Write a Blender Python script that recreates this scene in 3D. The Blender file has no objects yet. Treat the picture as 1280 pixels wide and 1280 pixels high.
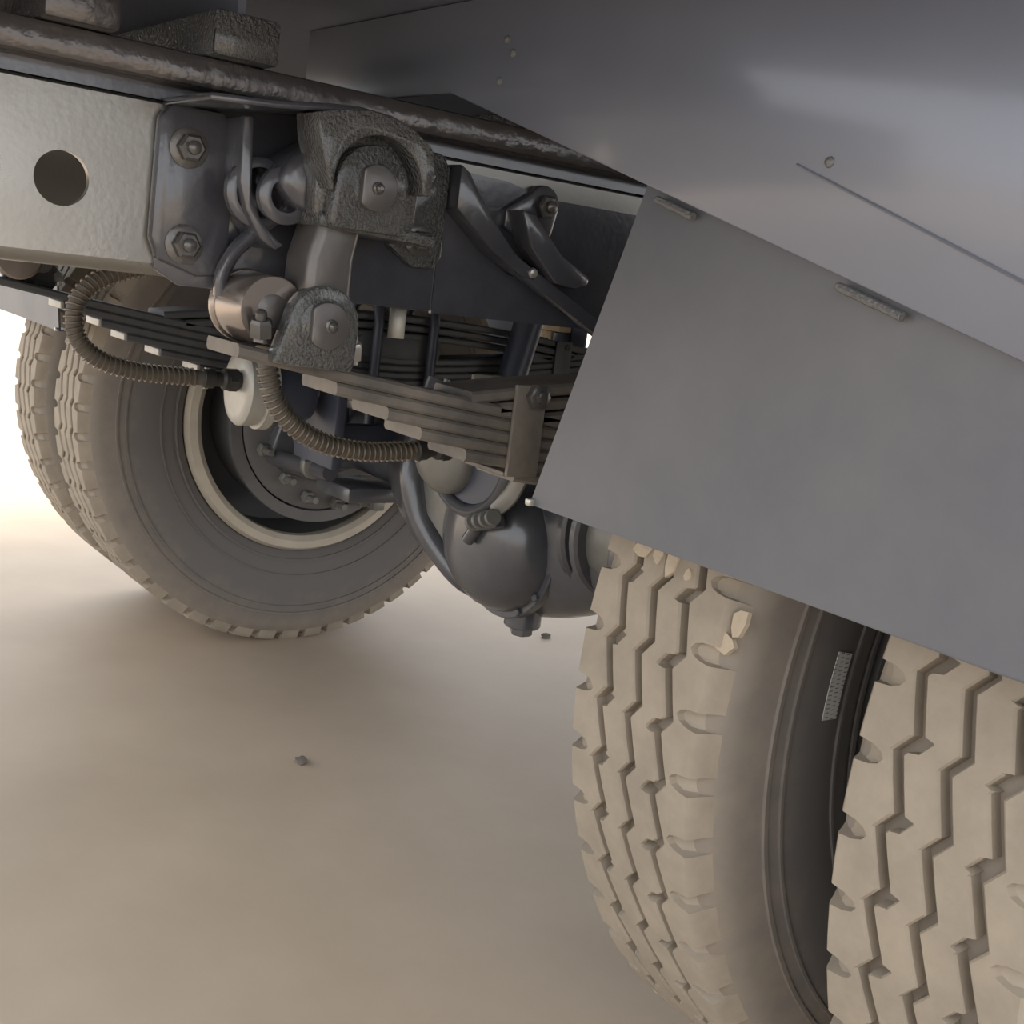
import bpy, bmesh, math, random
from math import sin, cos, pi, radians, sqrt
from mathutils import Vector, Matrix
random.seed(7)
SC = bpy.context.scene
COL = SC.collection

# ------------------------------------------------------------------ camera
CAM_POS = Vector((1.560, -1.210, 0.845))
YAW, PITCH, ROLL, FOCAL_PX = radians(52.444), radians(-10.808), radians(7.262), 1493.0
fw = Vector((-sin(YAW) * cos(PITCH), cos(YAW) * cos(PITCH), sin(PITCH)))
r0 = Vector((cos(YAW), sin(YAW), 0)); u0 = r0.cross(fw)
rt = cos(ROLL) * r0 + sin(ROLL) * u0; up = -sin(ROLL) * r0 + cos(ROLL) * u0
cam_d = bpy.data.cameras.new('camera'); cam = bpy.data.objects.new('camera', cam_d); COL.objects.link(cam)
cam_d.sensor_width = 36; cam_d.lens = FOCAL_PX / 1280 * 36; cam_d.clip_start = .02
cam.matrix_world = Matrix(((rt.x, up.x, -fw.x, CAM_POS.x), (rt.y, up.y, -fw.y, CAM_POS.y), (rt.z, up.z, -fw.z, CAM_POS.z), (0, 0, 0, 1)))
SC.camera = cam

# ------------------------------------------------------------------ light
W = bpy.data.worlds.new('sky'); SC.world = W; W.use_nodes = True
bg = W.node_tree.nodes['Background']; bg.inputs[0].default_value = (.93, .96, 1.0, 1); bg.inputs[1].default_value = 2.0
sun_d = bpy.data.lights.new('sun', 'SUN'); sun_d.energy = 6; sun_d.angle = radians(12); sun_d.color = (1, .93, .82)
sun = bpy.data.objects.new('sun', sun_d); COL.objects.link(sun)
sun.rotation_euler = Vector((.12, -.75, -1.0)).to_track_quat('-Z', 'Y').to_euler()
vs = SC.view_settings; vs.view_transform = 'Standard'; vs.look = 'None'; vs.gamma = 1; vs.use_curve_mapping = False
vs.exposure = 0.12

# ------------------------------------------------------------------ materials
def new_mat(name):
    m = bpy.data.materials.new(name); m.use_nodes = True
    nt = m.node_tree; return m, nt, nt.nodes['Principled BSDF']
def N(nt, t, **k):
    n = nt.nodes.new(t)
    for a, v in k.items():
        if a.startswith('i_'): n.inputs[a[2:].replace('_', ' ')].default_value = v
        else: setattr(n, a, v)
    return n
def mat(name, col, rough=.5, metal=0.0, bump=None, dust=None, col2=None, cscale=6, rvar=0, spec=.5, coat=0):
    """col base; col2 noise-mixed second colour; bump (scale, strength, distance); dust (colour, amount, scale)"""
    m, nt, b = new_mat(name); L = nt.links.new
    b.inputs['Roughness'].default_value = rough; b.inputs['Metallic'].default_value = metal
    b.inputs['Specular IOR Level'].default_value = spec
    b.inputs['Coat Weight'].default_value = coat; b.inputs['Coat Roughness'].default_value = .12
    b.inputs['Base Color'].default_value = (*col, 1)
    tc = N(nt, 'ShaderNodeTexCoord'); src = None
    geo = N(nt, 'ShaderNodeNewGeometry')
    P = geo.outputs['Position']
    if col2:
        n = N(nt, 'ShaderNodeTexNoise', i_Scale=cscale, i_Detail=6.0, i_Roughness=.6); L(P, n.inputs['Vector'])
        r = N(nt, 'ShaderNodeValToRGB'); r.color_ramp.elements[0].position = .35; r.color_ramp.elements[1].position = .68
        r.color_ramp.elements[0].color = (*col, 1); r.color_ramp.elements[1].color = (*col2, 1)
        L(n.outputs['Fac'], r.inputs['Fac']); src = r.outputs['Color']
    if dust:
        n = N(nt, 'ShaderNodeTexNoise', i_Scale=dust[2], i_Detail=8.0, i_Roughness=.65); L(P, n.inputs['Vector'])
        mr = N(nt, 'ShaderNodeMapRange'); mr.inputs['From Min'].default_value = .3; mr.inputs['From Max'].default_value = .7
        mr.inputs['To Min'].default_value = max(0, dust[1] - .3); mr.inputs['To Max'].default_value = min(1, dust[1] + .3)
        L(n.outputs['Fac'], mr.inputs['Value'])
        mx = N(nt, 'ShaderNodeMix', data_type='RGBA'); L(mr.outputs['Result'], mx.inputs['Factor'])
        if src: L(src, mx.inputs['A'])
        else: mx.inputs['A'].default_value = (*col, 1)
        mx.inputs['B'].default_value = (*dust[0], 1); src = mx.outputs['Result']
    if src: L(src, b.inputs['Base Color'])
    if bump:
        n = N(nt, 'ShaderNodeTexNoise', i_Scale=bump[0], i_Detail=3.0); L(P, n.inputs['Vector'])
        bp = N(nt, 'ShaderNodeBump', i_Strength=bump[1], i_Distance=bump[2]); L(n.outputs['Fac'], bp.inputs['Height'])
        L(bp.outputs['Normal'], b.inputs['Normal'])
    if rvar:
        n = N(nt, 'ShaderNodeTexNoise', i_Scale=14.0, i_Detail=5.0); L(P, n.inputs['Vector'])
        mr = N(nt, 'ShaderNodeMapRange'); mr.inputs['To Min'].default_value = max(.03, rough - rvar); mr.inputs['To Max'].default_value = rough + rvar
        L(n.outputs['Fac'], mr.inputs['Value']); L(mr.outputs['Result'], b.inputs['Roughness'])
    return m
M = {}
M['black'] = mat('gloss_black_paint', (.050, .052, .066), .24, .1, (90, .15, .004), dust=((.13, .13, .14), .15, 9), coat=.8)
M['rail'] = mat('rail_black_paint', (.30, .29, .27), .3, .75, (160, .10, .002), rvar=.08)
M['beam'] = mat('subframe_paint', (.105, .098, .098), .24, .5, (55, .35, .005), rvar=.1)
M['cast'] = mat('rough_cast_black', (.09, .093, .095), .26, .35, (300, 1.0, .006), dust=((.17, .172, .165), .2, 20), coat=.8)
M['boss'] = mat('bronze_worn_steel', (.36, .315, .285), .22, .8, (40, .08, .003), rvar=.05)
M['boss2'] = mat('worn_grey_casting', (.15, .142, .138), .32, .45, (70, .15, .004), rvar=.1)
M['bolt'] = mat('bolt_painted', (.13, .125, .12), .25, .5, (200, .2, .002))
M['zinc'] = mat('zinc_bolt', (.55, .54, .50), .35, .8)
M['leaf'] = mat('dusty_spring_steel', (.085, .082, .08), .55, .2, (120, .2, .002), dust=((.30, .26, .215), .42, 14))
M['fleaf'] = mat('dark_spring_steel', (.075, .080, .088), .5, .1, None, dust=((.13, .125, .12), .25, 12))
M['guard'] = mat('grey_sheet_steel', (.118, .124, .145), .45, .2, (35, .05, .004), dust=((.20, .20, .205), .22, 5), rvar=.06)
M['apron'] = mat('blue_grey_body_paint', (.16, .175, .22), .3, .25, (20, .05, .006), dust=((.21, .22, .26), .2, 3), coat=.8)
M['bed'] = mat('body_underside', (.15, .165, .215), .5, 0, (50, .2, .004))
M['tread'] = mat('dusty_tread_rubber', (.25, .215, .17), .8, 0, (140, .2, .001), dust=((.43, .36, .28), .5, 18))
M['groove'] = mat('groove_rubber', (.13, .115, .10), .85, 0, None, dust=((.26, .22, .18), .3, 25))
M['rimpaint'] = mat('rim_cream_paint', (.62, .56, .46), .4, .1, dust=((.40, .35, .28), .25, 10))
M['rimdark'] = mat('rim_dark_inside', (.12, .12, .125), .45, .1, dust=((.19, .175, .16), .3, 9))
M['hose'] = mat('hose_rubber', (.10, .095, .085), .65, 0, (200, .2, .001), dust=((.22, .19, .15), .3, 40))
M['wire'] = mat('hose_wire', (.20, .165, .125), .45, .5)
M['fitting'] = mat('dark_fitting', (.06, .057, .054), .4, .4)
M['chamber'] = mat('galvanised_cap', (.55, .54, .50), .45, .3, dust=((.36, .33, .28), .3, 20))
M['chblack'] = mat('chamber_dark', (.06, .068, .095), .4, .1)
M['axle'] = mat('axle_black_paint', (.055, .058, .072), .28, .1, (40, .12, .005), dust=((.16, .155, .15), .2, 8), coat=.7)
M['axlelite'] = mat('axle_worn', (.24, .235, .215), .4, .3, dust=((.15, .145, .13), .4, 18))
M['weld'] = mat('weld_bead', (.17, .17, .17), .4, .3, (300, .6, .003))
M['crate'] = mat('pale_wood', (.62, .48, .30), .7, 0, (30, .1, .002))
M['mud'] = mat('dry_mud', (.52, .43, .32), .9, 0, (120, .6, .004))
# tyre rubber: road dust thickest next to the tread
m, nt, b = new_mat('tyre_rubber'); L = nt.links.new; M['rubber'] = m
tc = N(nt, 'ShaderNodeTexCoord'); sx_ = N(nt, 'ShaderNodeSeparateXYZ'); L(tc.outputs['Object'], sx_.inputs[0])
zz = N(nt, 'ShaderNodeMath', operation='SUBTRACT'); L(sx_.outputs['Z'], zz.inputs[0]); zz.inputs[1].default_value = .5
cb = N(nt, 'ShaderNodeCombineXYZ'); L(sx_.outputs['Y'], cb.inputs['Y']); L(zz.outputs[0], cb.inputs['Z'])
ln = N(nt, 'ShaderNodeVectorMath', operation='LENGTH'); L(cb.outputs[0], ln.inputs[0])
mr = N(nt, 'ShaderNodeMapRange'); L(ln.outputs['Value'], mr.inputs['Value'])
for k_, v_ in (('From Min', .395), ('From Max', .475), ('To Min', -.42), ('To Max', .12)): mr.inputs[k_].default_value = v_
mr.clamp = False
nz = N(nt, 'ShaderNodeTexNoise', i_Scale=22.0, i_Detail=8.0, i_Roughness=.65); L(tc.outputs['Object'], nz.inputs['Vector'])
ad = N(nt, 'ShaderNodeMath', operation='MULTIPLY_ADD', use_clamp=True); L(nz.outputs['Fac'], ad.inputs[0]); ad.inputs[1].default_value = .95; L(mr.outputs['Result'], ad.inputs[2])
mx = N(nt, 'ShaderNodeMix', data_type='RGBA'); L(ad.outputs[0], mx.inputs['Factor'])
mx.inputs['A'].default_value = (.165, .152, .143, 1); mx.inputs['B'].default_value = (.32, .265, .205, 1); L(mx.outputs['Result'], b.inputs['Base Color'])
b.inputs['Roughness'].default_value = .72
# printed label
m, nt, b = new_mat('label_print'); L = nt.links.new; M['label'] = m
tc = N(nt, 'ShaderNodeTexCoord'); br = N(nt, 'ShaderNodeTexBrick', i_Scale=1.0)
br.inputs['Color1'].default_value = (.12, .12, .12, 1); br.inputs['Color2'].default_value = (.30, .29, .28, 1); br.inputs['Mortar'].default_value = (.62, .60, .57, 1)
br.inputs['Brick Width'].default_value = .004; br.inputs['Row Height'].default_value = .0075; br.inputs['Mortar Size'].default_value = .0016
sp_ = N(nt, 'ShaderNodeSeparateXYZ'); cb = N(nt, 'ShaderNodeCombineXYZ'); L(tc.outputs['Object'], sp_.inputs[0]); L(sp_.outputs['Z'], cb.inputs['X']); L(sp_.outputs['Y'], cb.inputs['Y'])
L(cb.outputs[0], br.inputs['Vector']); L(br.outputs['Color'], b.inputs['Base Color'])
# concrete
m, nt, b = new_mat('concrete_floor'); L = nt.links.new; M['floor'] = m
geo = N(nt, 'ShaderNodeNewGeometry')
n1 = N(nt, 'ShaderNodeTexNoise', i_Scale=1.6, i_Detail=8.0, i_Roughness=.6); L(geo.outputs['Position'], n1.inputs['Vector'])
rp = N(nt, 'ShaderNodeValToRGB'); e = rp.color_ramp.elements
e[0].position = .3; e[0].color = (.47, .37, .27, 1); e[1].position = .7; e[1].color = (.61, .495, .375, 1)
L(n1.outputs['Fac'], rp.inputs['Fac']); L(rp.outputs['Color'], b.inputs['Base Color'])
n2 = N(nt, 'ShaderNodeTexNoise', i_Scale=35.0, i_Detail=6.0); L(geo.outputs['Position'], n2.inputs['Vector'])
bp = N(nt, 'ShaderNodeBump', i_Strength=.12, i_Distance=.004); L(n2.outputs['Fac'], bp.inputs['Height']); L(bp.outputs['Normal'], b.inputs['Normal'])
b.inputs['Roughness'].default_value = .55

# ------------------------------------------------------------------ mesh helpers: every shape is (verts, faces)
def join(*shapes):
    V, F = [], []
    for v, f in shapes:
        o = len(V); V += [Vector(p) for p in v]; F += [tuple(i + o for i in q) for q in f]
    return V, F
def bevelled(shape, w, seg=2):
    bm = bmesh.new()
    vs_ = [bm.verts.new(p) for p in shape[0]]
    for f in shape[1]: bm.faces.new([vs_[i] for i in f])
    bmesh.ops.recalc_face_normals(bm, faces=bm.faces)
    es = [e_ for e_ in bm.edges if len(e_.link_faces) == 2 and e_.calc_face_angle(0) > .6]
    bmesh.ops.bevel(bm, geom=es, offset=w, segments=seg, profile=.5, affect='EDGES', clamp_overlap=True)
    bm.verts.index_update()
    V = [v.co.copy() for v in bm.verts]; F = [tuple(v.index for v in f.verts) for f in bm.faces]
    bm.free(); return V, F
def box(c, s, bev=0, rx=0, ry=0, rz=0):
    V = [Vector((x * s[0] / 2, y * s[1] / 2, z * s[2] / 2)) for x in (-1, 1) for y in (-1, 1) for z in (-1, 1)]
    F = [(0, 1, 3, 2), (4, 6, 7, 5), (0, 4, 5, 1), (2, 3, 7, 6), (0, 2, 6, 4), (1, 5, 7, 3)]
    if bev: V, F = bevelled((V, F), bev)
    R_ = Matrix.Rotation(rz, 3, 'Z') @ Matrix.Rotation(ry, 3, 'Y') @ Matrix.Rotation(rx, 3, 'X')
    return [R_ @ v + Vector(c) for v in V], F
def bounds(x0, x1, y0, y1, z0, z1, bev=0):
    return box(((x0 + x1) / 2, (y0 + y1) / 2, (z0 + z1) / 2), (x1 - x0, y1 - y0, z1 - z0), bev)
def frame_of(d):
    d = Vector(d).normalized(); a = Vector((0, 0, 1)) if abs(d.z) < .9 else Vector((1, 0, 0))
    u = d.cross(a).normalized(); return d, u, d.cross(u)
def lathe(origin, axis, prof, n=32, closed=False):
    """prof: list of (t along axis, radius)"""
    d, u, v = frame_of(axis); o = Vector(origin); V, F = [], []
    k = len(prof)
    for i in range(n):
        a = 2 * pi * i / n
        for t, r in prof: V.append(o + d * t + (u * cos(a) + v * sin(a)) * r)
    for i in range(n):
        j = (i + 1) % n
        for q in range(k if closed else k - 1):
            s = (q + 1) % k
            F.append((i * k + q, i * k + s, j * k + s, j * k + q))
    if not closed:
        for q in (0, k - 1):
            if prof[q][1] > 1e-5: F.append(tuple(i * k + q for i in (range(n) if q else reversed(range(n)))))
    return V, F
def cyl(a, b_, r, n=20, bev=.0, r2=None):
    a = Vector(a); b_ = Vector(b_); h = (b_ - a).length; r2 = r if r2 is None else r2
    if bev: p = [(0, r - bev), (bev, r), (h - bev, r2), (h, r2 - bev)]
    else: p = [(0, r), (h, r2)]
    return lathe(a, b_ - a, p, n)
def hexnut(c, axis, r, h, dome=True):
    p = [(0, r), (h * .8, r), (h, r * .8)]
    s = lathe(c, axis, p, 6)
    if dome:
        d = Vector(axis).normalized()
        s = join(s, lathe(Vector(c) + d * h * .9, axis, [(0, r * .5), (h * .5, r * .48), (h * .62, r * .3)], 10))
    return s
def spline(pts, per=8):
    P = [Vector(p) for p in pts]; P = [P[0] * 2 - P[1]] + P + [P[-1] * 2 - P[-2]]; out = []
    for i in range(1, len(P) - 2):
        for k in range(per):
            t = k / per; a, b_, c, d = P[i - 1:i + 3]
            out.append(.5 * ((2 * b_) + (c - a) * t + (2 * a - 5 * b_ + 4 * c - d) * t * t + (3 * b_ - a - 3 * c + d) * t ** 3))
    out.append(P[-2]); return out
def frames(pts):
    T = [(pts[min(i + 1, len(pts) - 1)] - pts[max(i - 1, 0)]).normalized() for i in range(len(pts))]
    _, u, _ = frame_of(T[0]); out = []
    for t in T:
        u = (u - t * u.dot(t)).normalized(); out.append((t, u, t.cross(u)))
    return out
def tube(pts, r, n=12, sx=1, sy=1):
    fr = frames(pts); V, F = [], []
    for i, (p, (t, u, v)) in enumerate(zip(pts, fr)):
        rr = r[i] if isinstance(r, (list, tuple)) else r
        for k in range(n): a = 2 * pi * k / n; V.append(p + u * cos(a) * rr * sx + v * sin(a) * rr * sy)
    for i in range(len(pts) - 1):
        for k in range(n): j = (k + 1) % n; F.append((i * n + k, i * n + j, (i + 1) * n + j, (i + 1) * n + k))
    F.append(tuple(reversed(range(n)))); F.append(tuple(range((len(pts) - 1) * n, len(pts) * n)))
    return V, F
def helix(pts, R_, pitch, r, n=5, per=10):
    """wire wound round a centre line"""
    fr = frames(pts); acc = [0]
    for i in range(1, len(pts)): acc.append(acc[-1] + (pts[i] - pts[i - 1]).length)
    out = []; turns = acc[-1] / pitch; m_ = int(turns * per)
    for k in range(m_ + 1):
        s = acc[-1] * k / m_; i = 0
        while i < len(acc) - 2 and acc[i + 1] < s: i += 1
        t = (s - acc[i]) / max(1e-9, acc[i + 1] - acc[i]); p = pts[i].lerp(pts[i + 1], t)
        u = fr[i][1].lerp(fr[i + 1][1], t); v = fr[i][2].lerp(fr[i + 1][2], t); a = 2 * pi * k / per
        out.append(p + (u * cos(a) + v * sin(a)) * R_)
    return tube(out, r, n)
def prism(poly, x0, x1, bev=0, axis='X', seg=2):
    """poly in the plane across axis: X -> (y,z), Y -> (x,z), Z -> (x,y)"""
    def pt(a, b_, t): return Vector((t, a, b_)) if axis == 'X' else Vector((a, t, b_)) if axis == 'Y' else Vector((a, b_, t))
    n = len(poly); V = [pt(a, b_, x0) for a, b_ in poly] + [pt(a, b_, x1) for a, b_ in poly]
    F = [tuple(range(n)), tuple(reversed(range(n, 2 * n)))] + [(i, i + n, (i + 1) % n + n, (i + 1) % n) for i in range(n)]
    return bevelled((V, F), bev, seg) if bev else (V, F)
def prism_hole(poly, holes, x0, x1):
    """plate across X with round holes (y, z, r), triangulated fill"""
    bm = bmesh.new(); loops = [poly] + [[(y + r * cos(2 * pi * k / 28), z + r * sin(2 * pi * k / 28)) for k in range(28)] for y, z, r in holes]
    es = []
    for lp in loops:
        v_ = [bm.verts.new((x0, a, b_)) for a, b_ in lp]
        es += [bm.edges.new((v_[i], v_[(i + 1) % len(v_)])) for i in range(len(v_))]
    res = bmesh.ops.triangle_fill(bm, use_beauty=True, edges=es)
    fs = [g for g in res['geom'] if isinstance(g, bmesh.types.BMFace)]
    ex = bmesh.ops.extrude_face_region(bm, geom=fs)
    bmesh.ops.translate(bm, vec=(x1 - x0, 0, 0), verts=[g for g in ex['geom'] if isinstance(g, bmesh.types.BMVert)])
    bmesh.ops.recalc_face_normals(bm, faces=bm.faces); bm.verts.index_update()
    V = [v.co.copy() for v in bm.verts]; F = [tuple(v.index for v in f.verts) for f in bm.faces]; bm.free(); return V, F
def shift(s, d): return [Vector(v) + Vector(d) for v in s[0]], s[1]
def mirror(s, ax=0):
    V = []
    for v in s[0]:
        v = Vector(v); v[ax] = -v[ax]; V.append(v)
    return V, [tuple(reversed(f)) for f in s[1]]

def obj(name, shape, material, parent=None, base=None, smooth=True, ang=38):
    me = bpy.data.meshes.new(name)
    base = base if base is not None else (Vector(parent['base']) if parent is not None and 'base' in parent else Vector((0, 0, 0)))
    me.from_pydata([tuple(Vector(v) - base) for v in shape[0]], [], shape[1])
    bm = bmesh.new(); bm.from_mesh(me); bmesh.ops.recalc_face_normals(bm, faces=bm.faces); bm.to_mesh(me); bm.free()
    if smooth:
        me.shade_smooth(); me.set_sharp_from_angle(angle=radians(ang))
    me.materials.append(M[material]); me.update()
    o = bpy.data.objects.new(name, me); COL.objects.link(o)
    if parent is not None: o.parent = parent
    return o
BASES = {}
def thing(name, label, cat, base=(0, 0, 0), group=None):
    o = bpy.data.objects.new(name, None); COL.objects.link(o); o.location = base; o.empty_display_size = .05
    o['label'] = label; o['category'] = cat
    if group: o['group'] = group
    BASES[o.name] = Vector(base); return o
def part(t, name, shape, material, sub=None, **k):
    return obj(name, shape, material, sub if sub is not None else t, base=BASES[t.name], **k)
def single(name, shape, material, label, cat, base=(0, 0, 0), group=None, **k):
    o = obj(name, shape, material, None, base=Vector(base), **k); o.location = base
    o['label'] = label; o['category'] = cat
    if group: o['group'] = group
    return o
def struct(name, shape, material, **k):
    o = obj(name, shape, material, None, **k); o['kind'] = 'structure'; return o
def copy_tree(o, parent=None):
    c = o.copy(); COL.objects.link(c); c.parent = parent
    for ch in list(o.children): copy_tree(ch, c)
    return c

# ------------------------------------------------------------------ the place: floor and canopy roof
struct('floor', bounds(-60, 30, -40, 60, -.2, 0), 'floor', smooth=False)
struct('ceiling', bounds(-2.45, 3.6, -3.6, 9, 4.2, 4.3), 'guard', smooth=False)

# ------------------------------------------------------------------ wheels
R = .5; TW = .0785; NP = 54            # radius, half tread, pitches round the tyre
def saw(ph, amp):                      # long slant, short jog
    ph %= 1
    return amp * (-1 + 2 * ph / .74) if ph < .74 else amp * (1 - 2 * (ph - .74) / .26)
def ring(prof_at, phases):
    """closed ring; prof_at(phase) -> list of (x, r); phases inside one pitch"""
    V, F = [], []; rows = 0; k = None
    for i in range(NP):
        for ph in phases:
            a = 2 * pi * (i + ph) / NP; pr = prof_at(ph); k = len(pr)
            V += [Vector((x, r * cos(a), R + r * sin(a))) for x, r in pr]; rows += 1
    for i in range(rows):
        j = (i + 1) % rows
        for q in range(k):
            s = (q + 1) % k; F.append((i * k + q, j * k + q, j * k + s, i * k + s))
    return V, F
G = .0046; RB = .487; BV = .0022
def groove_edge(x, side, ph, amp, spur):
    e_ = x + saw(ph, amp) + side * G
    if spur and .70 < ph < .93: e_ += side * .007
    return e_
def rib_prof(xl, xr): return [(xl, RB - .004), (xl, R - BV), (xl + BV * .8, R), (xr - BV * .8, R), (xr, R - BV), (xr, RB - .004)]
PH = [0, .35, .69, .72, .74, .87, .92, .95]
def make_wheel(name):
    t = thing(name, '', 'wheel', (0, 0, 0))
    side = [(.072, .286), (.090, .296), (.100, .325), (.1055, .365), (.1065, .40), (.102, .436), (.0965, .452), (.0955, .460), (.089, .476), (.0785, .4865)]
    prof = side + [(-x, r) for x, r in reversed(side)]
    V, F = [], []; n = 128; k = len(prof)
    fine = []
    for i in range(n):
        a = 2 * pi * i / n; V += [Vector((x, r * cos(a), R + r * sin(a))) for x, r in prof]
    for i in range(n):
        j = (i + 1) % n
        for q in range(k): s = (q + 1) % k; F.append((i * k + q, j * k + q, j * k + s, i * k + s))
    tyre = part(t, 'tyre', (V, F), 'rubber', ang=50)
    # moulded circumferential beads on the sidewalls
    for sx in (1, -1):
        for x, r, w in ((.1035, .432, .0022), (.1062, .415, .0016), (.1040, .345, .0016), (.0965, .312, .0022)):
            part(t, 'sidewall_bead', lathe((sx * x, 0, R), (1, 0, 0), [(-w, r - w), (w, r - w), (w, r + w), (-w, r + w)], 128, closed=True), 'rubber', tyre)
    A1, X1 = .0062, .0385
    part(t, 'tread_rib', ring(lambda ph: rib_prof(groove_edge(-X1, 1, ph, A1, True), groove_edge(0, -1, ph, A1, False)), PH), 'tread', tyre, ang=25)
    part(t, 'tread_rib', ring(lambda ph: rib_prof(groove_edge(0, 1, ph, A1, False), groove_edge(X1, -1, ph, A1, True)), PH), 'tread', tyre, ang=25)
    for sx in (1, -1):
        def shoulder(ph, sx=sx):
            xi = groove_edge(sx * X1, sx, ph, A1, False) * sx        # inner edge, measured outwards
            q = (ph + (.25 if sx > 0 else .0)) % 1
            if q < .30:
                d_ = .022 * sqrt(max(0, 1 - ((q - .15) / .15) ** 2)) + .002
                pr = [(xi, RB - .004), (xi, R - BV), (xi + BV, R), (TW - d_ - .001, R), (TW - d_ + .001, R - .006 * min(1, d_ / .012)), (TW - d_ * .42, .4900), (.0805, .4815), (.0888, .4705), (.0875, .466)]
            else:
                pr = [(xi, RB - .004), (xi, R - BV), (xi + BV, R), (TW - .0025, R), (TW, R - .0025), (.0822, .4885), (.0870, .4785), (.0905, .4695), (.0875, .466)]
            return [(x * sx, r) for x, r in pr]
        off = .25 if sx > 0 else 0
        ph2 = sorted({round((q - off) % 1, 4) for q in (0.0, .02, .07, .15, .23, .28, .30, .301, .999)} | {.0, .35, .70, .74, .87})
        part(t, 'shoulder_rib', ring(shoulder, ph2), 'tread', tyre, ang=25)
    # rim: +x looks at the truck's centre line
    rim = part(t, 'rim', lathe((0, 0, R), (1, 0, 0), [(.075, .287), (.086, .283), (.086, .277), (.074, .268), (.05, .258), (-.075, .254), (-.085, .262), (-.09, .284), (-.08, .288), (-.06, .268), (.05, .268), (.068, .272)], 96, closed=True), 'rimdark')
    part(t, 'lock_ring', lathe((0, 0, R), (1, 0, 0), [(.066, .258), (.082, .254), (.094, .257), (.102, .268), (.101, .284), (.088, .2915), (.074, .288)], 96, closed=True), 'rimpaint', rim)
    disc = part(t, 'wheel_disc', lathe((0, 0, R), (1, 0, 0), [(-.060, .258), (-.075, .215), (-.094, .17), (-.094, .075), (-.101, .075), (-.101, .172), (-.083, .22), (-.068, .258)], 64, closed=True), 'rimdark')
    for i in range(8):
        a = 2 * pi * (i + .5) / 8
        part(t, 'wheel_nut', hexnut((-.094, .125 * cos(a), R + .125 * sin(a)), (1, 0, 0), .016, .018), 'bolt', disc)
    return t
XI, XO = .8435, 1.1495
w1 = make_wheel('truck_wheel')
wheels = [(-XI, 0, 0, 'far truck wheel with cream rim ring, nearer the axle housing of its pair'),
          (-XO, 180, 3, 'farthest truck wheel at left edge, half hidden behind its pair wheel'),
          (XI, 180, 4, 'near dusty truck wheel on the inner side, sidewall label showing'),
          (XO, 0, 7, 'nearest dusty truck wheel at the lower right corner of the picture')]
WH = []
for i, (x, rz, spin, lab) in enumerate(wheels):
    o = w1 if i == 0 else copy_tree(w1)
    o.location = (x, 0, 0); o.rotation_euler = (0, 0, radians(rz)); o['label'] = lab; o['group'] = 'dual rear wheels'; WH.append(o)

# ------------------------------------------------------------------ frame rails
RX = .418; ZB, ZT = .808, .970
def rail_shape(y0, y1, hole):
    t_ = .008
    web = prism_hole([(y0, ZB + .012), (y1, ZB + .012), (y1, ZT - .004), (y0, ZT - .004)], hole, RX - t_, RX)
    return web
def rail(name, label, mir):
    t = thing(name, label, 'frame rail', (0, 0, ZB), 'chassis frame rails')
    holes = [(-.887, .886, .0245)]
    f = (lambda s: mirror(s)) if mir else (lambda s: s)
    part(t, 'web', f(rail_shape(-1.9, 3.2, holes)), 'rail')
    n = 6; arc = [(RX - .016 + .016 * cos(-a * pi / 2 / n), ZB + .016 + .016 * sin(-a * pi / 2 / n)) for a in range(n + 1)]
    low = arc + [(RX - .075, ZB), (RX - .075, ZB + .008), (RX - .008, ZB + .008), (RX - .008, ZB + .016)]
    part(t, 'bottom_flange', f(prism(low, -1.9, 3.2, axis='Y')), 'rail', ang=60)
    arc = [(RX - .012 + .012 * cos(a * pi / 2 / n), ZT - .012 + .012 * sin(a * pi / 2 / n)) for a in range(n + 1)]
    top = arc + [(RX - .075, ZT), (RX - .075, ZT - .008), (RX - .008, ZT - .008), (RX - .008, ZT - .012)]
    part(t, 'top_flange', f(prism(top, -1.9, 3.2, axis='Y')), 'rail', ang=60)
    return t
rail('frame_rail', 'near black frame rail with a round hole, carrying the spring bracket', False)
rail('frame_rail', 'far frame rail across the chassis, behind the near rail', True)
def subframe(mir, label):
    f = (lambda s: mirror(s)) if mir else (lambda s: s)
    t = thing('subframe_beam', label, 'beam', (0, 0, .97), 'body subframe beams')
    part(t, 'packing_strip', f(bounds(.345, .415, -1.9, 3.2, .970, .983)), 'black')
    part(t, 'beam', f(bounds(.335, .455, -1.9, 3.2, .983, 1.012, .006)), 'beam')
    return t
subframe(False, 'glossy subframe beam lying along the top of the near rail')
subframe(True, 'subframe beam lying along the top of the far rail')

# body floor, side boards, cross members
t = thing('cargo_body', 'dark underside of the cargo body above the frame rails', 'truck body', (0, 0, 1.10))
part(t, 'floor_panel', bounds(-1.25, 1.25, -1.35, 3.2, 1.10, 1.13), 'bed')
part(t, 'side_board', bounds(1.22, 1.25, -1.35, 3.2, 1.13, 1.75), 'bed')
part(t, 'side_board', bounds(-1.25, -1.22, -1.35, 3.2, 1.13, 1.75), 'bed')
part(t, 'tailboard', bounds(-1.22, 1.22, -1.35, -1.32, 1.13, 1.75), 'bed')
for y in (-1.20, -.892, -.745, -.28, -.05, .35, .75, 1.15, 1.55, 1.95, 2.35, 2.75):
    hx = .475 if y < -.5 else .35
    part(t, 'cross_member', bounds(-hx, hx, y - .032, y + .032, 1.012, 1.052, .004), 'cast' if y > -.8 else 'beam')
    part(t, 'cross_member_web', bounds(-hx + .02, hx - .02, y - .004, y + .004, 1.05, 1.10), 'bed')

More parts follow.
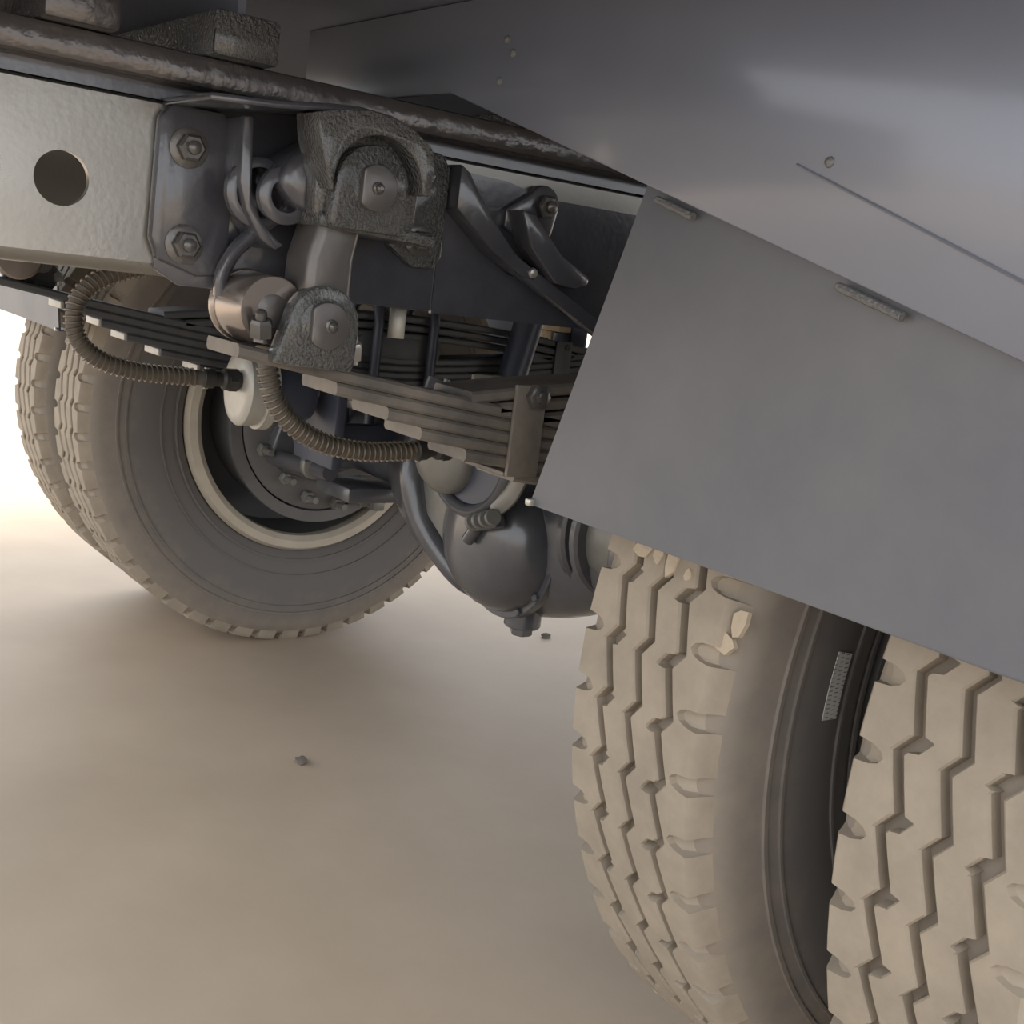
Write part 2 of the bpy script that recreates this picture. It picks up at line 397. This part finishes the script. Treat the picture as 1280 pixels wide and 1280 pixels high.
t = thing('chassis_crossmember', 'pressed black crossmember joining the two frame rails', 'crossmember', (0, -.5, .84))
part(t, 'channel', bounds(-.345, .345, -.575, -.565, .835, .955), 'black'); part(t, 'flange', bounds(-.345, .345, -.565, -.50, .835, .843), 'black'); part(t, 'flange', bounds(-.345, .345, -.565, -.50, .947, .955), 'black')
# ------------------------------------------------------------------ mudguards and sloping aprons (near and mirrored far one)
def guard(mir, lab1, lab2):
    f = (lambda s: mirror(s)) if mir else (lambda s: s)
    t = thing('mudguard_plate', lab1, 'mudguard', (0, -.55, .65), 'rear mudguards')
    part(t, 'sheet', f(prism([(.730, .652), (1.36, .655), (1.36, .800), (.832, .948)], -.553, -.549, axis='Y')), 'guard', smooth=False)
    # folded back edge strips
    part(t, 'bottom_fold', f(bounds(.735, 1.36, -.549, -.530, .652, .655)), 'guard')
    part(t, 'highlight_tab', f(box((.734, -.556, .655), (.007, .008, .007), .002)), 'zinc')  # bright tab added as a painted highlight on the plate corner
    a = thing('body_apron', lab2, 'body panel', (0, -.56, .9), 'sloping body aprons')
    zl = lambda x: .998 - (x - .60) * .2795
    part(a, 'sheet', f(prism([(.22, 1.016), (.535, 1.016), (1.36, zl(1.36)), (1.36, 1.099), (.22, 1.099)], -.562, -.554, .0015, axis='Y')), 'apron')
    zc = lambda x: .942 - (x - 1.0) * .36
    for k, d_ in enumerate((0,)):
        part(a, 'pressed_crease', f(tube([Vector((.985, -.5622, zc(.985) + d_)), Vector((1.15, -.5622, zc(1.15) + d_)), Vector((1.355, -.5622, zc(1.355) + d_))], .0012, 6)), 'apron')
    if not mir:
        for x0, x1, m_ in ((.848, .890, 5), (1.035, 1.090, 6)):
            pts = [Vector((x0 + (x1 - x0) * i / m_, -.560, zl(x0 + (x1 - x0) * i / m_) - .007)) for i in range(m_ + 1)]
            part(t, 'weld_bead', tube(pts, [.0028 + .0014 * random.random() for _ in pts], 8), 'weld')
        for x, z in ((.622, 1.058), (.617, 1.022), (.634, 1.045), (1.013, .949)):
            part(a, 'rivet', lathe((x, -.562, z), (0, -1, 0), [(0, .004), (.0015, .0035), (.0025, .0015)], 10), 'weld')
guard(False, 'large flat grey mudguard plate hanging behind the near wheels', 'sloping blue-grey body apron above the near mudguard plate')
guard(True, 'pale far mudguard plate above the far wheels at the left edge', 'sloping body apron above the far mudguard plate')

# ------------------------------------------------------------------ leaf springs
def ztop(y): return .675 + .128 * abs(y) ** 1.5
LT = .0132
ENDS = [.742, .635, .573, .530, .470, .40]
def leaf_shape(x0, x1, y0, y1, top, th, n=22):
    sec = []
    for i in range(n + 1):
        y = y0 + (y1 - y0) * i / n; z = top(y); c_ = .003
        sec.append([(x0, z - th + c_), (x0, z - c_), (x0 + c_, z), (x1 - c_, z), (x1, z - c_), (x1, z - th + c_), (x1 - c_, z - th), (x0 + c_, z - th)])
    V, F = [], []
    for i, s in enumerate(sec):
        y = y0 + (y1 - y0) * i / n; V += [Vector((x, y, z)) for x, z in s]
    for i in range(n):
        for k in range(8): j = (k + 1) % 8; F.append((i * 8 + k, i * 8 + j, (i + 1) * 8 + j, (i + 1) * 8 + k))
    F += [tuple(range(8)), tuple(reversed(range(n * 8, n * 8 + 8)))]
    return V, F
def leaf_spring(mir, label, lm):
    f = (lambda s: mirror(s)) if mir else (lambda s: s)
    X0, X1 = .425, .503
    t = thing('leaf_spring', label, 'leaf spring', (0, 0, .6), 'rear leaf springs')
    for i, e_ in enumerate(ENDS):
        part(t, 'leaf', f(leaf_shape(X0, X1, -e_, e_, lambda y, i=i: ztop(y) - i * (LT + .0006), LT)), lm, ang=30)
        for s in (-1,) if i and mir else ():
            part(t, 'leaf_tip_glint', f(box(((X0 + X1) / 2, s * (e_ + .0015), ztop(e_) - i * (LT + .0006) - LT / 2), (X1 - X0 - .01, .005, LT * .85), .001)), 'leaf' if not mir else 'chamber')  # pale end pieces: light glinting off the leaf tips, put into the colour
    for i, e_ in enumerate((.47, .43, .37)):
        part(t, 'helper_leaf', f(leaf_shape(X0, X1, -e_, e_, lambda y, i=i: .757 - .15 * y * y - i * (LT + .003), LT)), lm, ang=30)
    part(t, 'spacer_block', f(bounds(X0, X1, -.09, .09, .672, .716, .004)), lm)
    for y in ((.395,) if mir else (-.395, .395)):
        c = part(t, 'clip', f(join(box((X1 + .004, y, .684), (.006, .043, .104), .002), box((X0 - .004, y, .684), (.006, .043, .104), .002), box(((X0 + X1) / 2, y, .634), (X1 - X0, .043, .005), .001))), lm)
        part(t, 'clip_bolt', f(join(cyl((X0 - .012, y + .006, .724), (X1 + .009, y + .006, .724), .0065, 12), hexnut((X1 + .007, y + .006, .724), (1, 0, 0), .015, .010, True))), 'bolt', c)
    for y in (-.062, .062):
        pts = [Vector((X0 - .012, y, .50)), Vector((X0 - .012, y, .74)), Vector((X0 - .008, y, .765)), Vector((X0 + .01, y, .778)), Vector((X1 - .01, y, .778)), Vector((X1 + .008, y, .765)), Vector((X1 + .012, y, .74)), Vector((X1 + .012, y, .50))]
        part(t, 'u_bolt', f(tube(pts, .010, 10)), 'chblack')
    if mir: part(t, 'metal_tab', box((-.402, -.030, .742), (.004, .036, .056), .001), 'zinc')
    part(t, 'spring_seat', f(bounds(X0 - .03, X1 + .03, -.11, .11, .575, .604, .006)), 'axle')
    part(t, 'bottom_plate', f(bounds(X0 - .03, X1 + .03, -.10, .10, .395, .425, .006)), 'axle')
    return t
leaf_spring(False, 'dusty near leaf spring pack running from the shackle under the mudguard', 'leaf')
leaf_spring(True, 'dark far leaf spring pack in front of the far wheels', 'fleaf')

# ------------------------------------------------------------------ spring bracket, pins and shackle (near side)
def arcpts(cy, cz, r, a0, a1, n): return [(cy + r * cos(radians(a0 + (a1 - a0) * i / n)), cz + r * sin(radians(a0 + (a1 - a0) * i / n))) for i in range(n + 1)]
def hanger(mir, label):
    f = (lambda s: mirror(s)) if mir else (lambda s: s)
    t = thing('spring_bracket', label, 'spring bracket', (RX, -.65, .9), 'cast spring brackets')
    # foot plates bolted to the web
    lp = [(-.800, .825), (-.760, .812), (-.738, .815), (-.730, .835), (-.730, .955), (-.745, .968), (-.795, .968), (-.806, .955), (-.808, .845)]
    rp_ = [(-.555, .868), (-.52, .846), (-.492, .848), (-.484, .862), (-.484, .955), (-.495, .970), (-.545, .970), (-.555, .955)]
    f1 = part(t, 'foot', f(prism(lp, RX, RX + .016, .005)), 'black')
    f2 = part(t, 'foot', f(prism(rp_, RX, RX + .016, .005)), 'cast')
    for y, z in ((-.778, .930), (-.776, .841)):
        part(t, 'bolt', f(join(lathe((RX + .015, y, z), (1, 0, 0), [(0, .019), (.003, .019), (.004, .016)], 20), hexnut((RX + .017, y, z), (1, 0, 0), .0135, .012))), 'bolt', f1)
    for y, z in ((-.520, .944), (-.517, .876)):
        part(t, 'bolt', f(join(lathe((RX + .015, y, z), (1, 0, 0), [(0, .017), (.003, .017), (.004, .014)], 20), hexnut((RX + .017, y, z), (1, 0, 0), .0115, .011))), 'bolt', f2)
    # curved side wall on the left between foot and the pin housing
    wall = [(-.742, .965), (-.732, .966), (-.728, .895), (-.716, .872), (-.700, .858), (-.690, .852), (-.700, .846), (-.716, .855), (-.733, .880), (-.741, .905)]
    part(t, 'rib', f(prism(wall, RX, RX + .055, .003)), 'black')
    # roof: arched top flange
    roof = [(-.800, .972), (-.740, .976), (-.68, .984), (-.655, .986), (-.62, .984), (-.590, .974), (-.590, .968), (-.62, .977), (-.655, .979), (-.68, .977), (-.74, .969), (-.80, .965)]
    part(t, 'top_flange', f(prism(roof, RX, RX + .115, .002)), 'black')
    part(t, 'back_wall', f(prism([(-.80, .815), (-.775, .802), (-.485, .802), (-.485, .968), (-.65, .984), (-.80, .968)], RX, RX + .006, .002)), 'black')
    # near cheek (arched, rough cast) with the raised pin boss
    PC = (-.637, .915)
    cheek = [(-.705, .972), (-.680, .979), (-.655, .982), (-.630, .980), (-.605, .973), (-.583, .960), (-.578, .940), (-.580, .915)] + arcpts(*PC, .0475, 0, 190, 22) + [(-.693, .925), (-.703, .955)]
    ck = part(t, 'cheek', f(prism(cheek, RX + .085, RX + .132, .003)), 'cast')
    part(t, 'cheek_back', f(prism([(-.69, .93), (-.688, .885), (-.676, .874), (-.59, .874), (-.578, .885), (-.575, .93), (-.60, .965), (-.66, .968)], RX + .085, RX + .105, .004)), 'cast')
    part(t, 'lower_lip', f(prism([(-.684, .874), (-.555, .868), (-.555, .880), (-.684, .888)], RX + .016, RX + .112, .004)), 'cast')
    # dark cavity behind the cheek: sloping inner web
    part(t, 'inner_body', f(prism([(-.712, .905), (-.708, .928), (-.690, .943), (-.655, .966), (-.60, .966), (-.60, .885), (-.69, .885)], RX + .012, RX + .085, .010, seg=3)), 'black', ang=60)
    part(t, 'inner_collar', f(lathe((RX + .034, -.716, .898), (1, 0, 0), [(0, .030), (.002, .033), (.010, .033), (.012, .030), (.012, .024), (0, .024)], 32, closed=True)), 'black')
    part(t, 'inner_collar', f(lathe((RX + .058, -.700, .898), (1, 0, 0), [(0, .024), (.002, .027), (.010, .027), (.012, .024), (.012, .016), (0, .016)], 32, closed=True)), 'black')
    bo = part(t, 'pin_boss', f(prism(arcpts(-.637, .915, .0395, 0, 180, 18) + [(-.680, .880), (-.674, .874), (-.60, .874), (-.5975, .885)], RX + .100, RX + .122, .004)), 'cast', ck)
    return t
hanger(False, 'black cast spring bracket bolted on the near frame rail')
hanger(True, 'cast spring bracket on the far frame rail')
def flat_pin(c, r, h, cut):
    """round pin end with one flat, axis +X"""
    pts = [(r * cos(2 * pi * i / 40), r * sin(2 * pi * i / 40)) for i in range(40)]
    pts = [(max(-cut, a), b_) for a, b_ in pts]
    out = []
    for q in pts:
        if not out or (Vector(q) - Vector(out[-1])).length > 1e-5: out.append(q)
    return prism([(c[1] + a, c[2] + b_) for a, b_ in out], c[0], c[0] + h, .0012)
def shackle(mir, label):
    f = (lambda s: mirror(s)) if mir else (lambda s: s)
    PU = (-.640, .915); PL = (-.664, .782)
    t = thing('spring_shackle', label, 'shackle', (.45, -.65, .75), 'spring shackles')
    up_ = part(t, 'upper_pin', f(join(cyl((RX + .008, *PU), (RX + .110, *PU), .017, 24), flat_pin((RX + .120, PU[0] + .004, PU[1]), .0215, .008, .0155))), 'boss2')
    part(t, 'grease_nipple', f(lathe((RX + .128, PU[0] + .004, PU[1]), (1, 0, 0), [(0, .006), (.002, .006), (.003, .004), (.006, .004), (.008, .002)], 12)), 'bolt', up_)
    lo = part(t, 'lower_pin', f(join(cyl((.450, *PL), (.522, *PL), .016, 24), flat_pin((.520, PL[0], PL[1]), .0225, .008, .0165))), 'boss2')
    part(t, 'grease_nipple', f(lathe((.527, PL[0] + .003, PL[1]), (1, 0, 0), [(0, .007), (.002, .007), (.003, .0045), (.006, .0045), (.008, .002)], 12)), 'bolt', lo)
    # lower barrel: wide smooth sleeve with a collar
    PB = (-.707, .7895)
    part(t, 'barrel', f(lathe((.432, *PB), (1, 0, 0), [(0, .0345), (.058, .0345), (.062, .0325), (.062, .016), (0, .016)], 40, closed=True)), 'boss')
    part(t, 'barrel_collar', f(lathe((.4215, *PB), (1, 0, 0), [(0, .033), (.003, .0365), (.011, .0365), (.013, .035), (.013, .0), (0, .0)], 40)), 'boss')
    part(t, 'barrel_plug', f(lathe((.485, *PB), (1, 0, 0), [(0, .02), (.006, .02), (.008, .017)], 28)), 'boss2')
    # upper eye and arms
    part(t, 'upper_eye', f(lathe((RX + .030, *PU), (1, 0, 0), [(0, .026), (.003, .028), (.055, .028), (.058, .026)], 32)), 'black')
    part(t, 'upper_collar', f(lathe((RX + .012, *PU), (1, 0, 0), [(0, .030), (.002, .033), (.010, .033), (.012, .030), (.012, .02), (0, .02)], 32, closed=True)), 'black')
    arm = [(-.676, .785), (-.683, .815), (-.682, .845), (-.674, .875), (-.668, .905), (-.622, .905), (-.628, .875), (-.633, .845), (-.633, .815), (-.630, .785)]
    part(t, 'arm', f(prism(arm, .455, .512, .009, seg=3)), 'boss2', ang=60)
    a2 = spline([(.462, -.672, .898), (.452, -.690, .880), (.447, -.708, .862), (.442, -.727, .842), (.438, -.737, .818), (.436, -.736, .798)], 6)
    part(t, 'arm', f(tube(a2, .0095, 12, 1.3, .8)), 'black')
    # lug on top of the spring
    lug = arcpts(PL[0], PL[1], .0375, -8, 172, 20) + [(-.712, .752), (-.712, .742), (-.632, .738), (-.628, .745)]
    part(t, 'lug', f(prism(lug, .500, .521, .003)), 'cast')
    part(t, 'lug_washer', f(lathe((.519, *PL), (1, 0, 0), [(0, .0265), (.0015, .0265), (.0025, .025)], 32)), 'cast')
    for y, z, r in ((-.722, .772, .0115), (-.623, .757, .0105)):
        part(t, 'clamp_bolt', f(join(cyl((.505, y, z - .012), (.505, y, z + .006), r * .6, 12), hexnut((.505, y, z - .006), (.25, -.2, 1), r, .017))), 'zinc' if y > -.7 else 'bolt')
    return t
shackle(False, 'worn spring shackle with bronze barrel hanging below the near bracket')
shackle(True, 'spring shackle at the rear end of the far leaf spring')
# gusset bracket ahead of the spring bracket
t = thing('gusset_bracket', 'black pressed gusset bracket with one bolt on the near rail', 'bracket', (RX, -.4, .85))
part(t, 'dark_reflection_sheet', prism([(-.484, .800), (.30, .800), (.30, .944), (-.345, .944), (-.40, .955), (-.484, .958)], RX, RX + .005), 'black')  # black sheet added over the rail web to paint its dark reflection
part(t, 'plate', prism([(-.484, .962), (-.472, .955), (-.44, .915), (-.40, .878), (-.37, .857), (-.365, .850), (-.385, .852), (-.43, .875), (-.484, .915)], RX, RX + .034, .003), 'black')
part(t, 'bolt_pad', prism(arcpts(-.352, .936, .022, -10, 150, 10) + [(-.405, .925), (-.405, .905), (-.35, .880), (-.336, .905)], RX, RX + .014, .003), 'black')
part(t, 'bolt', hexnut((RX + .013, -.352, .934), (1, 0, 0), .0145, .012), 'bolt')
part(t, 'tongue', prism([(-.405, .925), (-.385, .922), (-.34, .882), (-.296, .862), (-.296, .852), (-.315, .846), (-.345, .850), (-.385, .885)], RX + .01, RX + .045, .004), 'black')
part(t, 'rivet', lathe((RX + .034, -.372, .858), (1, 0, 0), [(0, .006), (.003, .005), (.004, .002)], 12), 'zinc')
# brace running down and forward under the rail
t = thing('brace_bar', 'thin black diagonal brace below the near rail, running behind the mudguard', 'brace', (RX, -.3, .8))
part(t, 'bar', box((RX + .028, -.20, .775), (.006, .45, .016), .0015, rx=radians(-25)), 'black')
part(t, 'bar_lip', box((RX + .022, -.20, .768), (.012, .45, .004), .001, rx=radians(-25)), 'black')
part(t, 'end_plate', prism([(-.40, .87), (-.36, .865), (-.02, .70), (-.02, .76), (-.30, .86)], RX, RX + .006), 'black')

# ------------------------------------------------------------------ rear axle
def loft(stations, n=28):
    """stations: (x, cy, cz, ry, rz, squareness)"""
    V, F = [], []
    for x, cy, cz, ry, rz, e_ in stations:
        for k in range(n):
            a = 2 * pi * k / n; c_, s_ = cos(a), sin(a)
            V.append(Vector((x, cy + ry * math.copysign(abs(c_) ** e_, c_), cz + rz * math.copysign(abs(s_) ** e_, s_))))
    m_ = len(stations)
    for i in range(m_ - 1):
        for k in range(n): j = (k + 1) % n; F.append((i * n + k, i * n + j, (i + 1) * n + j, (i + 1) * n + k))
    F += [tuple(reversed(range(n))), tuple(range((m_ - 1) * n, m_ * n))]
    return V, F
t = thing('rear_axle', 'black banjo rear axle with bulging differential housing between the wheels', 'axle', (0, 0, .3))
st = []
for x in [-.66, -.60, -.48, -.40, -.34, -.30, -.26, -.22, -.17, -.11, -.05, 0, .05, .11, .17, .22, .26, .30, .34, .40, .48, .60, .66]:
    ax = abs(x); k = max(0, 1 - (ax / .33) ** 2) ** .75 if ax < .33 else 0
    rz = .062 + .125 * k + max(0, (.40 - ax)) * .02; ry = .060 + .05 * k
    st.append((x, 0, .5, ry, rz, .8))
ho = part(t, 'housing', loft(st), 'axle', ang=60)
# rear cover dome, flange ring and bolts
cx, cz_ = .085, .452
part(t, 'rear_cover', lathe((cx, -.075, cz_), (0, -1, 0), [(0, .122), (.018, .121), (.045, .110), (.068, .090), (.082, .060), (.088, .02), (.088, 0)], 48), 'axle', ang=60)
rg = part(t, 'cover_flange', lathe((cx, -.070, cz_), (0, -1, 0), [(0, .132), (.014, .132), (.016, .130), (.016, .116), (0, .116)], 48, closed=True), 'axle')
for i in range(10):
    a = radians(-60 + 24 * i) if i < 8 else radians(150 + 24 * (i - 8))
    if i not in (0, 1, 6, 7, 8, 9): continue
    part(t, 'cover_bolt', hexnut((cx + .125 * cos(a), -.085, cz_ + .125 * sin(a)), (0, -1, 0), .007, .007, False), 'axle', rg)
part(t, 'drain_plug', join(cyl((.115, -.05, .345), (.115, -.05, .308), .030, 24, .003), hexnut((.115, -.05, .310), (0, 0, -1), .019, .016, False)), 'axle')
# saddle strap over a pale round casting on top of the housing
part(t, 'recess_plate', lathe((.085, -.09, .600), (0, -1, 0), [(0, .098), (.074, .098), (.078, .094)], 40), 'chblack')
part(t, 'round_casting', lathe((.028, -.145, .570), (.25, -1, .0), [(0, .062), (.04, .060), (.055, .050), (.062, .030), (.064, .0)], 36), 'axlelite')
U = [Vector((.085 + .106 * cos(radians(a)), -.168, .600 + .106 * sin(radians(a)))) for a in range(176, 356, 8)]
part(t, 'saddle_strap', tube([Vector((-.020, -.15, .68))] + U + [Vector((.190, -.16, .66))], .013, 10, 1.0, .8), 'axle')
rb = spline([(-.135, -.08, .66), (-.132, -.11, .58), (-.118, -.13, .51), (-.095, -.125, .45), (-.055, -.11, .40), (.0, -.085, .355), (.06, -.05, .345)], 5)
part(t, 'side_rib', tube(rb, [.040 - .018 * i / len(rb) for i in range(len(rb))], 16, 1.0, .8), 'axle', ang=60)
part(t, 'side_web', prism([(-.12, .64), (-.03, .64), (-.01, .56), (.03, .50), (.06, .485), (.02, .40), (-.07, .45), (-.11, .53)], -.135, -.09, .006, axis='Y'), 'axlelite')
part(t, 'stay_band', tube(spline([(.235, -.17, .62), (.222, -.17, .585), (.200, -.17, .545), (.165, -.172, .515)], 6), .011, 10, .6, 1.5), 'axlelite')
# breather block with ridged fittings
bl = part(t, 'breather_tee', join(box((.150, -.170, .492), (.055, .024, .026), .004, rz=.2, ry=-.35), cyl((.125, -.17, .478), (.108, -.172, .452), .010, 14)), 'axle')
for i in range(4):
    c_ = Vector((.13 + .016 * i, -.183, .486 + .006 * i))
    part(t, 'fitting_ring', lathe(c_, (.9, -.3, .35), [(0, .011), (.002, .013), (.006, .013), (.008, .011)], 16), 'axlelite', bl)
# tube flange and brackets on the near side
for x in (.235, .265):
    part(t, 'tube_collar', lathe((x, -.005, .5), (1, 0, 0), [(0, .098), (.004, .103), (.014, .103), (.018, .098), (.018, .05), (0, .05)], 40, closed=True), 'axle')
part(t, 'tube_sleeve', lathe((.283, -.005, .5), (1, 0, 0), [(0, .083), (.06, .080), (.17, .078), (.20, .072)], 36), 'axlelite')
part(t, 'tube_bracket', box((.36, -.085, .49), (.03, .028, .04), .004), 'axle')

# drum brakes, with spider, cam and bolts
def brake(sx, label):
    t = thing('drum_brake', label, 'drum brake', (sx * .7, 0, .5), 'drum brakes')
    f = (lambda s: s) if sx < 0 else (lambda s: mirror(s))
    part(t, 'drum', f(lathe((-.850, 0, .5), (1, 0, 0), [(0, .17), (.01, .20), (.11, .205), (.135, .214), (.150, .214), (.150, .19), (.12, .185), (0, .05)], 64, closed=True)), 'rimdark')
    bp_ = part(t, 'backing_plate', f(lathe((-.708, 0, .5), (1, 0, 0), [(0, .186), (.006, .186), (.012, .17), (.012, .08), (0, .08)], 56, closed=True)), 'rimdark')
    part(t, 'spider', f(prism([(-.14, .44), (-.10, .40), (0, .375), (.10, .40), (.14, .46), (.10, .56), (0, .62), (-.10, .57)], -.696, -.665, .006)), 'axle')
    part(t, 'hub_tube', f(lathe((-.70, 0, .5), (1, 0, 0), [(0, .10), (.05, .095), (.07, .078), (.11, .075)], 36)), 'axle')
    for y, z in ((-.09, .385), (-.035, .345), (.035, .330), (.10, .335), (-.145, .445), (-.125, .58)):
        part(t, 'anchor_bolt', f(join(hexnut((-.690, y, z), (1, 0, 0), .014, .016, False), cyl((-.69, y, z), (-.645, y, z), .007, 10))), 'axlelite', bp_)
    part(t, 'cam_tube', f(cyl((-.69, -.12, .43), (-.42, -.13, .45), .016, 16)), 'axle')
    part(t, 'slack_adjuster', f(prism(arcpts(-.13, .45, .026, 180, 360, 12) + [(-.108, .53), (-.15, .53)], -.50, -.48, .004)), 'axlelite')
    part(t, 'pin', f(cyl((-.505, -.128, .52), (-.475, -.128, .52), .010, 14)), 'zinc')
    part(t, 'end_block', f(box((-.655, .112, .335), (.05, .028, .022), .004)), 'axlelite')
    return t
brake(-1, 'dark drum brake inside the far cream-ringed rim'); brake(1, 'drum brake hidden inside the near wheel pair')
# brake chamber (far side)
t = thing('brake_chamber', 'brake chamber with pale round end cap before the far wheel', 'brake chamber', (-.3, -.3, .62))
c0 = Vector((-.27, -.400, .622)); ax_ = Vector((.05, 1, -.02)).normalized()
part(t, 'end_cap', lathe(c0, ax_, [(-.003, 0), (-.002, .046), (.001, .058), (.006, .0625), (.026, .0625), (.034, .060)], 40), 'chamber')
part(t, 'clamp_band', lathe(c0 + ax_ * .033, ax_, [(0, .060), (.002, .067), (.018, .067), (.020, .060)], 40), 'chamber')
part(t, 'body', lathe(c0 + ax_ * .052, ax_, [(0, .059), (.05, .058), (.075, .045), (.08, .0)], 40), 'chblack')
part(t, 'push_rod', cyl(c0 + ax_ * .12, c0 + ax_ * .26, .008, 10), 'zinc')
part(t, 'mount_bracket', bounds(-.335, -.19, -.255, -.235, .50, .69, .004), 'chblack')
part(t, 'mount_arm', bounds(-.335, -.315, -.24, -.05, .49, .56, .004), 'chblack')

# ------------------------------------------------------------------ hoses with wire guard
def hose(label, pts, base, fit_end, fit_start=False):
    t = thing('brake_hose', label, 'brake hose', base, 'wire-wound brake hoses')
    c_ = spline(pts, 8)
    part(t, 'hose', tube(c_, .0118, 14), 'hose')
    part(t, 'wire_guard', helix(c_[2:-4], .0135, .0085, .0017, 5, 12), 'wire')
    for on_, p, q in ((fit_end, c_[-1], c_[-4]), (fit_start, c_[0], c_[3])):
        if not on_: continue
        d = (p - q).normalized()
        fi = part(t, 'fitting', lathe(p - d * .012, d, [(0, .013), (.002, .0155), (.018, .0155), (.020, .012), (.032, .012), (.036, .017), (.058, .0185), (.060, .014), (.075, .012)], 18), 'fitting')
        part(t, 'hex_nut', hexnut(p + d * .030, d, .020, .016, False), 'fitting', fi)
        for s in (-1, 1): part(t, 'crimp', box(p - d * .005 + Vector((0, 0, s * .0155)), (.006, .007, .003), .001), 'zinc', fi)
    return t
hose('looped brake hose curving in front of the far tyre to the chamber',
     [(-.25, -.560, .800), (-.25, -.600, .790), (-.25, -.648, .765), (-.25, -.670, .728), (-.25, -.664, .684), (-.25, -.631, .655), (-.25, -.575, .641), (-.25, -.503, .637), (-.25, -.455, .636)], (-.25, -.6, .64), True)
hose('brake hose hanging below the near spring and curving to the axle',
     [(.12, -.530, .836), (.12, -.531, .79), (.12, -.532, .745), (.12, -.534, .715), (.12, -.528, .684), (.12, -.514, .650), (.12, -.485, .621), (.12, -.443, .600), (.12, -.381, .589), (.12, -.316, .590), (.12, -.280, .593)], (.12, -.5, .59), True)

# ------------------------------------------------------------------ forward of the axle: shock absorber, tank, crate
t = thing('shock_absorber', 'dark leaning shock absorber behind the far spring', 'shock absorber', (-.38, .2, .5))
part(t, 'tube', cyl((-.38, .215, .56), (-.38, .275, .82), .030, 24, .003), 'chblack')
part(t, 'rod', cyl((-.38, .175, .40), (-.38, .215, .57), .012, 14), 'zinc')
t = thing('air_tank', 'dark air tank slung across the chassis ahead of the axle', 'air tank', (-.6, .8, .5))
part(t, 'tank', lathe((-.36, .80, .62), (1, 0, 0), [(0, .0), (.01, .10), (.03, .15), (.06, .165), (.66, .165), (.69, .15), (.71, .10), (.72, 0)], 40), 'chblack', ang=60)
for x in (-.2, .16): part(t, 'strap', lathe((x, .80, .62), (1, 0, 0), [(0, .166), (0, .170), (.035, .170), (.035, .166)], 40, closed=True), 'fitting')
t = thing('front_mudguard', 'dark mudguard sheet ahead of the far wheels with a pale tab', 'mudguard', (-1, .58, .6))
part(t, 'sheet', bounds(-1.36, -.575, .578, .584, .63, 1.0995), 'chblack')
part(t, 'pale_tab', join(box((-.665, .560, .752), (.075, .036, .012), .002), box((-.690, .565, .724), (.042, .026, .040), .002)), 'crate')
part(t, 'clamp', box((-.640, .562, .728), (.03, .03, .032), .004), 'chblack')
# printed label on the outer sidewall of the near inner tyre
tyre_near = [c for c in WH[2].children if c.name.startswith('tyre')][0]
lab = obj('label', ([(0, 0, 0)], []), 'label', tyre_near, base=Vector((0, 0, 0)))
lab.name = 'label'; lm = lab.data; lm.clear_geometry()
LA, LR0, LR1 = (2.955, 3.122), .357, .376
V, F = [], []
for i in range(9):
    a = LA[0] + (LA[1] - LA[0]) * i / 8
    for r in (LR0, LR1): V.append((-.1072, -r * cos(a), R + r * sin(a)))
F = [(2 * i, 2 * i + 1, 2 * i + 3, 2 * i + 2) for i in range(8)]
lm.from_pydata(V, [], F); lm.update(); sol = lab.modifiers.new('thickness', 'SOLIDIFY'); sol.thickness = .0008; sol.offset = 0
# dried mud chips stuck to that tyre
rnd = random.Random(5)
for X_, Z_, w_, h_ in ((.812, .632, .011, .014), (.832, .631, .006, .012), (.850, .629, .008, .014), (.872, .622, .005, .006), (.922, .580, .014, .010), (.934, .600, .009, .012)):
    ph_ = math.asin((Z_ - R) / (R + .001)); rr = R + .001 if X_ < .9 else .4935
    poly = [(w_ * (.7 + .5 * rnd.random()) * cos(2 * pi * k / 7), h_ * (.7 + .5 * rnd.random()) * sin(2 * pi * k / 7)) for k in range(7)]
    V = [];
    for d_ in (-.004, .001):
        for a_, b_ in poly:
            q_ = ph_ + b_ / R; V.append((-(X_ + a_ - XI), (rr + d_) * cos(q_), R + (rr + d_) * sin(q_)))
    F = [tuple(range(7, 14)), tuple(reversed(range(7)))] + [(i, (i + 1) % 7, (i + 1) % 7 + 7, i + 7) for i in range(7)]
    obj('mud_patch', (V, F), 'mud', tyre_near, base=Vector((0, 0, 0)), smooth=False)
# small things on the floor and on the near tyre
random.seed(3)
def lump(c, s, seed):
    rnd = random.Random(seed); bm = bmesh.new(); bmesh.ops.create_icosphere(bm, subdivisions=2, radius=1)
    for v in bm.verts: k = .75 + .5 * rnd.random(); v.co = Vector((v.co.x * s[0] * k, v.co.y * s[1] * k, v.co.z * s[2] * k)) + Vector(c)
    bm.verts.index_update(); r_ = ([v.co.copy() for v in bm.verts], [tuple(v.index for v in f.verts) for f in bm.faces]); bm.free(); return r_
single('dirt_clod', lump((-.145, -.282, .004), (.012, .012, .006), 1), 'groove', 'small dark dirt clod alone in the middle of the floor', 'dirt clod', (-.145, -.282, 0))
single('dirt_clod', lump((-.62, .62, .004), (.010, .014, .006), 2), 'groove', 'small dark dirt clod on the floor beyond the axle drain plug', 'dirt clod', (-.62, .62, 0))
